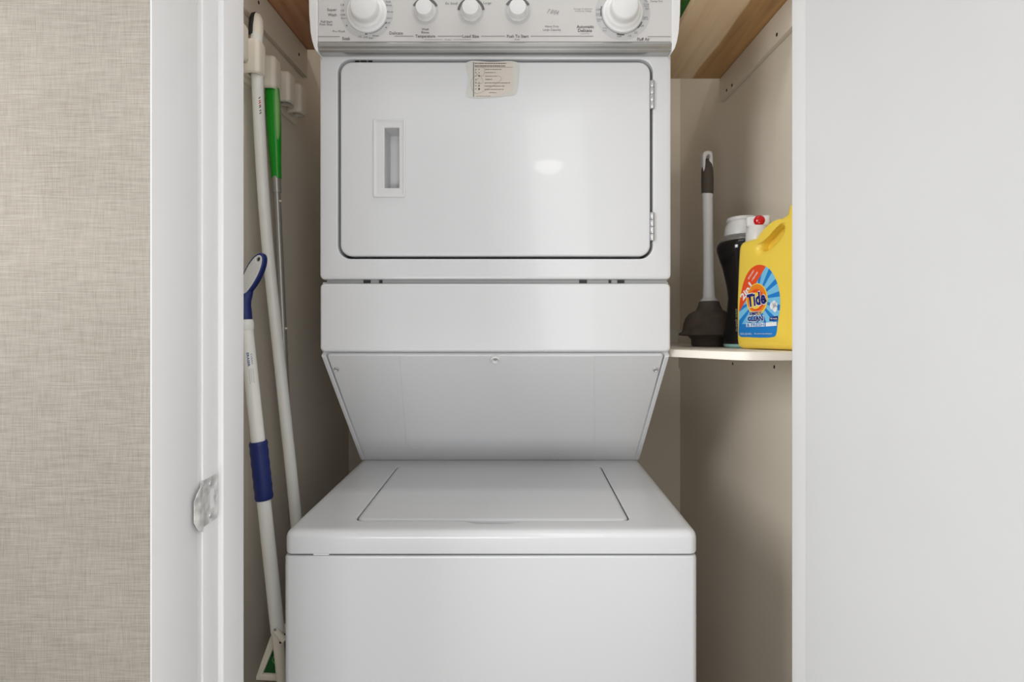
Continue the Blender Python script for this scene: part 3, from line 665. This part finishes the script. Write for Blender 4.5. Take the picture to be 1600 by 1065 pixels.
# small printed name running down the pole
b = bmesh.new(); pa, pb_ = mp(385, 512, YM), A[1]; dd = (pb_-pa).normalized(); side = Vector((dd.z, 0, -dd.x)); side = -side if side.x < 0 else side
def pole_warp(s0, ang0, r=0.01262):
    def f(p):
        a = ang0+p.y/r; c = pa+dd*(s0+p.x)
        return c+side*(r*math.sin(a))+Vector((0, -1, 0))*(r*math.cos(a))
    return f
Lp = (mp(391, 561, YM)-pa).length
text_into(b, 'ERASER', Matrix(), 0.027, 0.0042, 0.03, warp=pole_warp(Lp, 0.30)); text_into(b, 'CLEAN', Matrix(), 0.020, 0.0030, 0.0, warp=pole_warp(Lp-0.001, 0.80))
finish(b, 'printed_name', M_BLUEP, bmop, 0)
b = bmesh.new(); random.seed(3)
for ang in (0.28, 0.52, 0.78):
    s = Lp+0.018
    while s < Lp+0.044:
        l = random.uniform(0.001, 0.003); f = pole_warp(0, ang); q = [f(Vector((s, 0, 0))), f(Vector((s+l, 0, 0)))]
        tube(b, q, 0.00028, 5); s += l+0.0008
finish(b, 'fine_print', M_INK2, bmop)
# lower cream rod with bracket and the framed green pad
foot = Vector((-0.437, 1.01, 0.0))
b = bmesh.new(); q0 = mp(433.5, 984, YM-0.01)
tube(b, [q0+Vector((0, 0, 0.012)), q0, mp(437.5, 1030, YM-0.006), mp(441, 1075, YM-0.002), Vector((-0.446, 1.0, 0.25)), foot+Vector((0, 0, 0.02))], [0.0105, 0.0112, 0.0095, 0.009, 0.009, 0.009], 20)
rod = finish(b, 'lower_rod', M_CREAM, bmop)
b = bmesh.new(); q1, q2 = mp(428.5, 981.5, YM-0.022), mp(444, 1000, YM-0.02)
tube(b, [q1, q2], [(0.0055, 0.006), (0.0055, 0.006)], 12, ref=Vector((0, 1, 0))); finish(b, 'bracket', M_CREAM, rod)
b = bmesh.new(); lathe(b, [(0.0026, 0), (0.0026, 0.001), (0.0003, 0.001)], Matrix.Translation(mp(430, 983, YM-0.028)+Vector((0, -0.0003, 0))) @ Matrix.Rotation(PI/2, 4, 'X'), 12); finish(b, 'rivet', M_GREYGAP, rod)
b = bmesh.new(); lathe(b, [(0.0022, 0), (0.0022, 0.001), (0.0003, 0.001)], Matrix.Translation(mp(438.5, 1003, YM-0.0165)) @ Matrix.Rotation(PI/2, 4, 'X'), 12); finish(b, 'rivet', M_DARK, rod)
b = bmesh.new(); lathe(b, [(0.022, 0), (0.022, 0.006), (0.012, 0.012), (0.010, 0.03)], Matrix.Translation(foot), 20); finish(b, 'rod_foot', M_CREAM, rod)
Yp = 1.035
fr_o = [(403.5, 1057), (403.5, 1051), (426, 989), (446, 975), (462, 975), (462, 1060)]
fr_i = [(413, 1048.5), (433.5, 1000), (446, 985), (456, 985), (456, 1051)]
def loc2(P): return [((p.x), (p.z)) for p in (px(x, y, Yp) for x, y in P)]
PM = Matrix.Translation((0, Yp, 0)) @ FACE
curve_shape('pad_frame', loc2(fr_o)[::-1], [loc2(fr_i)], 0.010, 0.002, PM, M_CREAM, rod, 2)
b = bmesh.new(); gi_ = [(409, 1053), (430, 994), (446, 981), (459, 981), (459, 1054)]
loft(b, [[px(x, y, Yp)+Vector((0, dy, 0)) for x, y in gi_] for dy in (0.004, -0.003)]); finish(b, 'scrub_pad', M_DGREEN, rod, 0)
b = bmesh.new()
for cx, cy, r in ((432, 1030, 6), (429, 1030, 3.4), (434, 1022, 4)):
    tube(b, [px(cx+r*math.cos(a*PI/10), cy+1.2*r*math.sin(a*PI/10), Yp-0.0034) for a in range(21)], 0.0005, 6)
finish(b, 'pad_swirl', M_LGREEN, rod)

# ------------------------------------------------------------------ things standing on the shelf
TL = math.atan(0.042)
def stand(x, y, rz=0): return Matrix.Translation((x, y, SH(y)-0.0008)) @ Matrix.Rotation(-TL, 4, 'X') @ Matrix.Rotation(rz, 4, 'Z')
# plunger
XP = 299/F*1.27; PMx = stand(XP, 1.27)
plg = thing('plunger', 'plunger with dusty black rubber cup and white handle with brown grip, standing on the shelf', 'plunger', (XP, 1.27, SH(1.27)))
b = bmesh.new()
lathe(b, [(0.030, 0.004), (0.041, 0.0), (0.044, 0.004), (0.0445, 0.018), (0.052, 0.026), (0.0715, 0.0275), (0.0745, 0.030), (0.0735, 0.033), (0.067, 0.036), (0.064, 0.046), (0.062, 0.058), (0.058, 0.070), (0.050, 0.081), (0.038, 0.088), (0.032, 0.091), (0.027, 0.101), (0.024, 0.112), (0.0185, 0.114), (0.001, 0.114)], PMx, 56)
finish(b, 'rubber_cup', M_CUP, plg, 50)
b = bmesh.new()
lathe(b, [(0.020, 0.113), (0.0215, 0.1145), (0.0215, 0.1175), (0.017, 0.1195), (0.0152, 0.124), (0.0138, 0.15), (0.0126, 0.22), (0.0122, 0.30), (0.0128, 0.375), (0.0138, 0.395), (0.0115, 0.405), (0.0095, 0.42), (0.0095, 0.45), (0.001, 0.46)], PMx, 32)
finish(b, 'handle', M_PLAS, plg, 50)
HP = PMx @ Matrix.Translation((0, 0, 0.0)) @ FACE
def oct_(w_, z0, z1, zt): return None
hang = catmull([(-0.0125, 0.455), (-0.0130, 0.475), (-0.0118, 0.490), (-0.004, 0.4955), (0.008, 0.495), (0.0122, 0.488), (0.0128, 0.47), (0.0125, 0.45), (0.009, 0.43), (-0.009, 0.43)], 5)
hh_ = catmull([(-0.0055, 0.472), (-0.001, 0.485), (0.0045, 0.486), (0.005, 0.480), (-0.001, 0.466), (-0.005, 0.462)], 4)
curve_shape('hanging_loop', hang, [hh_], 0.010, 0.004, HP, M_PLAS, plg)
b = bmesh.new()
pr = [(0.381, .0100), (0.386, .0135), (0.396, .0146), (0.42, .0150), (0.445, .0146), (0.460, .0132), (0.470, .0095), (0.477, 0.0050)]
tube(b, [PMx @ Vector((0.0014*(i/7), 0, z)) for i, (z, r) in enumerate(pr)], [r for z, r in pr], 28)
finish(b, 'grip', M_GRIPB, plg, 60)

# black bottle with white cap
XB, YBo = (1163-810)/F*1.145, 1.145; BM = stand(XB, YBo)
bb_ = thing('scent_booster_bottle', 'glossy black hourglass bottle with white cap between plunger and yellow bottle', 'bottle', (XB, YBo, SH(YBo)))
kk = 1.145/F
pf = [(1132.5, 537), (1132, 530), (1133.6, 516), (1136, 502), (1138, 489), (1139.6, 476), (1140, 466), (1139.3, 455), (1138, 446), (1135.3, 432), (1132.5, 419), (1128, 404), (1124.5, 392), (1124, 386), (1125.3, 380), (1128, 377)]
zb = lambda y: (543-y)*kk
b = bmesh.new(); lathe(b, [(0.030, 0.010), (0.040, 0.010)]+[((1163-x)*kk, zb(y)) for x, y in pf]+[(0.040, zb(375)), (0.01, zb(375))], BM, 56); finish(b, 'bottle_body', M_BLKB, bb_, 50)
b = bmesh.new(); lathe(b, [(0.036, 0.0), (0.0405, 0.0012), (0.0435, 0.004), (0.0440, 0.0105), (0.02, 0.0106)], BM, 48); finish(b, 'bottle_base', M_TEAL, bb_)
b = bmesh.new(); lathe(b, [(0.0515, zb(377.5)), (0.0500, zb(374)), (0.043, zb(370.5)), (0.0395, zb(367.5)), (0.02, zb(367))], BM, 48); finish(b, 'shoulder', M_CLEARGREY, bb_, 50)
b = bmesh.new(); lathe(b, [(0.0385, zb(368.5)), (0.0392, zb(367)), (0.0375, zb(357)), (0.0345, zb(350)), (0.0315, zb(347)), (0.0312, zb(345.5)), (0.0335, zb(344)), (0.0335, zb(341.5)), (0.031, zb(339)), (0.001, zb(338))], BM, 48); finish(b, 'cap', M_PLAS, bb_, 30)
b = bmesh.new()
def bw(s0, a0, r):
    def f(p): a = a0+p.y/r; return BM @ Vector((r*math.sin(a)*-1, -r*math.cos(a), s0+p.x))
    return f
text_into(b, 'in-wash scent', Matrix(), 0.05, 0.006, 0.0, warp=lambda p: bw(0.062, 0.78, 0.0405-abs(p.x)*0.02+0.0035)(p)); finish(b, 'printed_name', M_GOLD, bb_, 0)

# yellow detergent bottle: outline in (t, v) along its broad face
e1 = Vector((0.25, -0.9682, 0)); rzb = math.atan2(e1.y, e1.x)
base = Vector((0.456, 1.062, 0)); nrm = Vector((0.9682, 0.25, 0))      # from the front face to the wall side
half = 0.035; mid = base+nrm*half
DMb = Matrix.Translation((mid.x, mid.y, SH(1.0)-0.0008-0.0)) 
TM = Matrix(((e1.x, 0, -nrm.x, mid.x), (e1.y, 0, -nrm.y, mid.y), (0, 1, 0, 0), (0, 0, 0, 1)))
sh_ = Matrix.Identity(4); 
def bott(v): return v
# follow the slight slope of the shelf with a rotation about the X axis through the bottle's foot
piv = Vector((mid.x, 0.98, SH(0.98)+0.0004))
TM = Matrix.Translation(piv) @ Matrix.Rotation(-TL, 4, 'X') @ Matrix.Translation(Vector((-piv.x, -piv.y, 0))) @ TM
db = thing('detergent_bottle', 'large yellow laundry detergent bottle with blue and red label at the shelf front', 'bottle', (piv.x, piv.y, piv.z))
out = [(0.010, 0.0), (0.05, 0.0), (0.10, 0.0), (0.15, 0.0), (0.182, 0.0), (0.190, 0.010), (0.1915, 0.06), (0.1915, 0.12), (0.1915, 0.18), (0.190, 0.235), (0.1875, 0.262), (0.180, 0.268), (0.162, 0.268), (0.153, 0.268),
       (0.148, 0.262), (0.143, 0.2505), (0.130, 0.2475), (0.112, 0.2395), (0.094, 0.2285), (0.076, 0.221), (0.060, 0.2215), (0.030, 0.2215), (0.020, 0.2195), (0.0125, 0.211), (0.0085, 0.185), (0.0055, 0.15), (0.0015, 0.10), (0.0, 0.05), (0.0005, 0.012)]
a_ = math.radians(28)
hol = [(0.104+0.034*math.cos(t)*math.cos(a_)-0.0125*math.sin(t)*math.sin(a_), 0.212+0.034*math.cos(t)*math.sin(a_)+0.0125*math.sin(t)*math.cos(a_)) for t in [2*PI*k/28 for k in range(28)]]
body = curve_shape('bottle_body', catmull(out, 4), [hol], half, 0.013, TM, M_TIDE, db, 6, 50)
web = [(0.104+(u-0.104)*1.35, 0.212+(v-0.212)*1.3) for u, v in hol]
curve_shape('handle_recess', web, [], 0.012, 0.002, TM, M_TIDE, body, 2, 50)
UP = lambda u, v, wz=0: TM @ Vector((u, v, wz))
upM = TM @ Matrix(((1, 0, 0, 0), (0, 0, 1, 0), (0, -1, 0, 0), (0, 0, 0, 1)))    # lathe axis along v
b = bmesh.new(); lathe(b, [(0.024, 0.219), (0.0245, 0.221), (0.0235, 0.238), (0.0225, 0.243), (0.0215, 0.252), (0.019, 0.254), (0.001, 0.254)], upM @ Matrix.Translation((0.031, 0, 0)), 36); spout = finish(b, 'tap_collar', M_PLAS, db)
TAPR = TM @ Matrix.Translation((0.031, 0, 0)) @ Matrix.Rotation(math.radians(50), 4, 'Y') @ Matrix.Translation((-0.031, 0, 0)) @ TM.inverted()
b = bmesh.new(); box(b, 0.009, 0.055, -0.018, 0.018, 0.2495, 0.2725, bev=0.006, seg=4); bmesh.ops.transform(b, matrix=TAPR @ upM, verts=b.verts); tap = finish(b, 'tap_body', M_PLAS, db)
bd = bmesh.new(); cBM = TAPR @ TM @ Matrix.Translation((0.034, 0.2615, 0.0175))
lathe(bd, [(0.0108, -0.001), (0.0106, 0.0015), (0.0092, 0.0038), (0.005, 0.0055), (0.0005, 0.006)], cBM, 32); finish(bd, 'red_button', M_RED, tap, 60)
b = bmesh.new(); lathe(b, [(0.018, 0.266), (0.0215, 0.2675), (0.0215, 0.283), (0.020, 0.286), (0.001, 0.286)], upM @ Matrix.Translation((0.166, 0, 0)), 36); finish(b, 'cap', M_PLAS, db)
# label
LS = half+0.0002
LO = catmull([(0.0135, 0.026), (0.04, 0.0235), (0.075, 0.0225), (0.105, 0.0235), (0.116, 0.029), (0.1205, 0.050), (0.1265, 0.075), (0.1275, 0.100), (0.1215, 0.125), (0.108, 0.148), (0.090, 0.1615), (0.070, 0.166), (0.050, 0.160), (0.034, 0.144), (0.022, 0.118), (0.0145, 0.085), (0.0125, 0.05)], 5)
LO = [(u, v) for u, v in LO]
cL = (0.066, 0.098)
def ray_hit(th):
    best = None; dx, dy = math.cos(th), math.sin(th)
    for (a, b2) in zip(LO, LO[1:]+LO[:1]):
        ex, ey = b2[0]-a[0], b2[1]-a[1]; den = dx*ey-dy*ex
        if abs(den) < 1e-12: continue
        t = ((a[0]-cL[0])*ey-(a[1]-cL[1])*ex)/den; s = ((a[0]-cL[0])*dy-(a[1]-cL[1])*dx)/den
        if t > 0 and -1e-9 <= s <= 1+1e-9: best = t
    return (cL[0]+dx*best, cL[1]+dy*best)
b = bmesh.new(); NR = 30
vc = b.verts.new(UP(cL[0], cL[1], LS))
for k in range(NR):
    wob = (0.32, 0.68)[k % 2]
    a0 = 2*PI*k/NR-(0.02 if k % 2 else -0.02); a1 = 2*PI*(k+1)/NR+(0.02 if k % 2 else -0.02)
    prev = None
    for j in range(7):
        p = ray_hit(a0+(a1-a0)*j/6); v = b.verts.new(UP(p[0], p[1], LS))
        if prev: f = b.faces.new((vc, prev, v)); f.material_index = k % 2
        prev = v
label = finish(b, 'label', [M_LB1, M_LB2], body, 0)
def clip(P, a, b_, c):           # keep a*u+b*v >= c
    out = []
    for p, q in zip(P, P[1:]+P[:1]):
        fp, fq = a*p[0]+b_*p[1]-c, a*q[0]+b_*q[1]-c
        if fp >= 0: out.append(p)
        if (fp >= 0) != (fq >= 0):
            t = fp/(fp-fq); out.append((p[0]+(q[0]-p[0])*t, p[1]+(q[1]-p[1])*t))
    return out
def flat(P, lay, m_, name):
    b = bmesh.new(); b.faces.new([b.verts.new(UP(u, v, LS+0.00025*lay)) for u, v in P]); return finish(b, name, m_, body, 0)
# red wedge: above the line through (0.0125,0.078) and (0.094,0.165)
ang = math.atan2(0.165-0.078, 0.094-0.0125); nx, ny = -math.sin(ang), math.cos(ang)
flat(clip(LO, nx, ny, nx*0.0125+ny*0.074), 1, M_LRED, 'label_red_field')
flat(clip(clip(LO, 0, -1, -0.050), 0, 1, 0), 1, M_LB1, 'label_blue_band')
def disc(cu, cv, ru, rv, lay, m_, name, n=40, rot=0):
    return flat([(cu+ru*math.cos(2*PI*k/n)*math.cos(rot)-rv*math.sin(2*PI*k/n)*math.sin(rot), cv+ru*math.cos(2*PI*k/n)*math.sin(rot)+rv*math.sin(2*PI*k/n)*math.cos(rot)) for k in range(n)], lay, m_, name)
disc(0.0665, 0.0985, 0.0300, 0.0315, 2, M_LYEL, 'logo_halo'); disc(0.0665, 0.0995, 0.0270, 0.0285, 3, M_LORG, 'logo_ring'); disc(0.0655, 0.097, 0.0215, 0.0215, 4, M_LRED, 'logo_centre'); disc(0.0635, 0.0955, 0.0175, 0.0165, 5, M_LYEL, 'logo_core')
def LT(s, u, v, w_, h_, lay, m_, name, bold=0.02, rot=0, shear=0):
    b = bmesh.new(); text_into(b, s, TM @ Matrix.Translation((u, v, LS+0.00025*lay)) @ Matrix.Rotation(rot, 4, 'Z'), w_, h_, bold, shear); return finish(b, name, m_, body, 0)
LT('Tide', 0.0665, 0.0985, 0.0550, 0.0300, 6, M_LWHITE, 'name_outline', 0.06, 0.10)
LT('Tide', 0.0665, 0.0985, 0.0520, 0.0265, 7, M_LNAVY, 'name_text', 0.04, 0.10)
LT('SIMPLY', 0.0635, 0.0705, 0.0365, 0.0085, 6, M_LWHITE, 'name_outline', 0.06); LT('SIMPLY', 0.0635, 0.0705, 0.0350, 0.0065, 7, M_LNAVY, 'variant_text', 0.03)
LT('CLEAN', 0.0625, 0.0600, 0.0465, 0.0128, 6, M_LWHITE, 'name_outline', 0.06); LT('CLEAN', 0.0625, 0.0600, 0.0440, 0.0100, 7, M_LNAVY, 'variant_text', 0.04)
flat([(0.036, 0.0440), (0.088, 0.0440), (0.088, 0.0515), (0.036, 0.0515)], 6, M_LWHITE, 'variant_band'); LT('& FRESH', 0.062, 0.0478, 0.0480, 0.0062, 7, M_LB1, 'variant_text', 0.02)
LT('2in1', 0.0365, 0.1165, 0.0400, 0.0150, 2, M_LWHITE, 'claim_text', 0.035, 0.76)
LT('DETERGENT', 0.0520, 0.1490, 0.0230, 0.0035, 2, M_LWHITE, 'claim_text', 0.02, 0.76); LT('+ FRESHNESS', 0.0620, 0.1440, 0.0230, 0.0035, 2, M_LWHITE, 'claim_text', 0.02, 0.76)
flat([(0.100, 0.0540), (0.122, 0.0560), (0.122, 0.0635), (0.101, 0.0615)], 3, M_LNAVY, 'loads_flag'); LT('96 loads', 0.1115, 0.0588, 0.0170, 0.0035, 4, M_LWHITE, 'loads_text', 0.01)
flat([(0.090, 0.0440), (0.1185, 0.0450), (0.1185, 0.0525), (0.090, 0.0515)], 3, M_LWHITE, 'scent_flag')
for cu, cv, r in ((0.108, 0.083, 0.006), (0.115, 0.078, 0.006), (0.113, 0.087, 0.005), (0.1175, 0.0845, 0.004)): disc(cu, cv, r, r*1.2, 3, M_LWHITE, 'flower_mark', 16)
LT('150 FL OZ 4.43 L', 0.034, 0.0300, 0.034, 0.0035, 3, M_LWHITE, 'volume_text', 0.01); LT('96 loads laundry detergent', 0.082, 0.0300, 0.048, 0.0032, 3, M_LWHITE, 'volume_text', 0.0)

# ------------------------------------------------------------------ hall ceiling lamp (its reflection shows on the dryer door)
cl_ = thing('ceiling_light', 'round white ceiling light of the hall', 'light', (0.235, -1.97, H))
b = bmesh.new(); lathe(b, [(0.14, -0.001), (0.14, -0.03), (0.11, -0.035), (0.11, -0.01)], Matrix.Translation((0.235, -1.97, H)), 40); finish(b, 'lamp_base', M_PLAS, cl_)
em = bpy.data.materials.new('lamp_glow'); em.use_nodes = True; nb = em.node_tree.nodes['Principled BSDF']
nb.inputs['Emission Color'].default_value = (1, 0.97, 0.92, 1); nb.inputs['Emission Strength'].default_value = 16
b = bmesh.new(); lathe(b, [(0.105, -0.012), (0.11, -0.036), (0.095, -0.075), (0.06, -0.1), (0.001, -0.108)], Matrix.Translation((0.235, -1.97, H)), 40); finish(b, 'lamp_shade', em, cl_, 60)
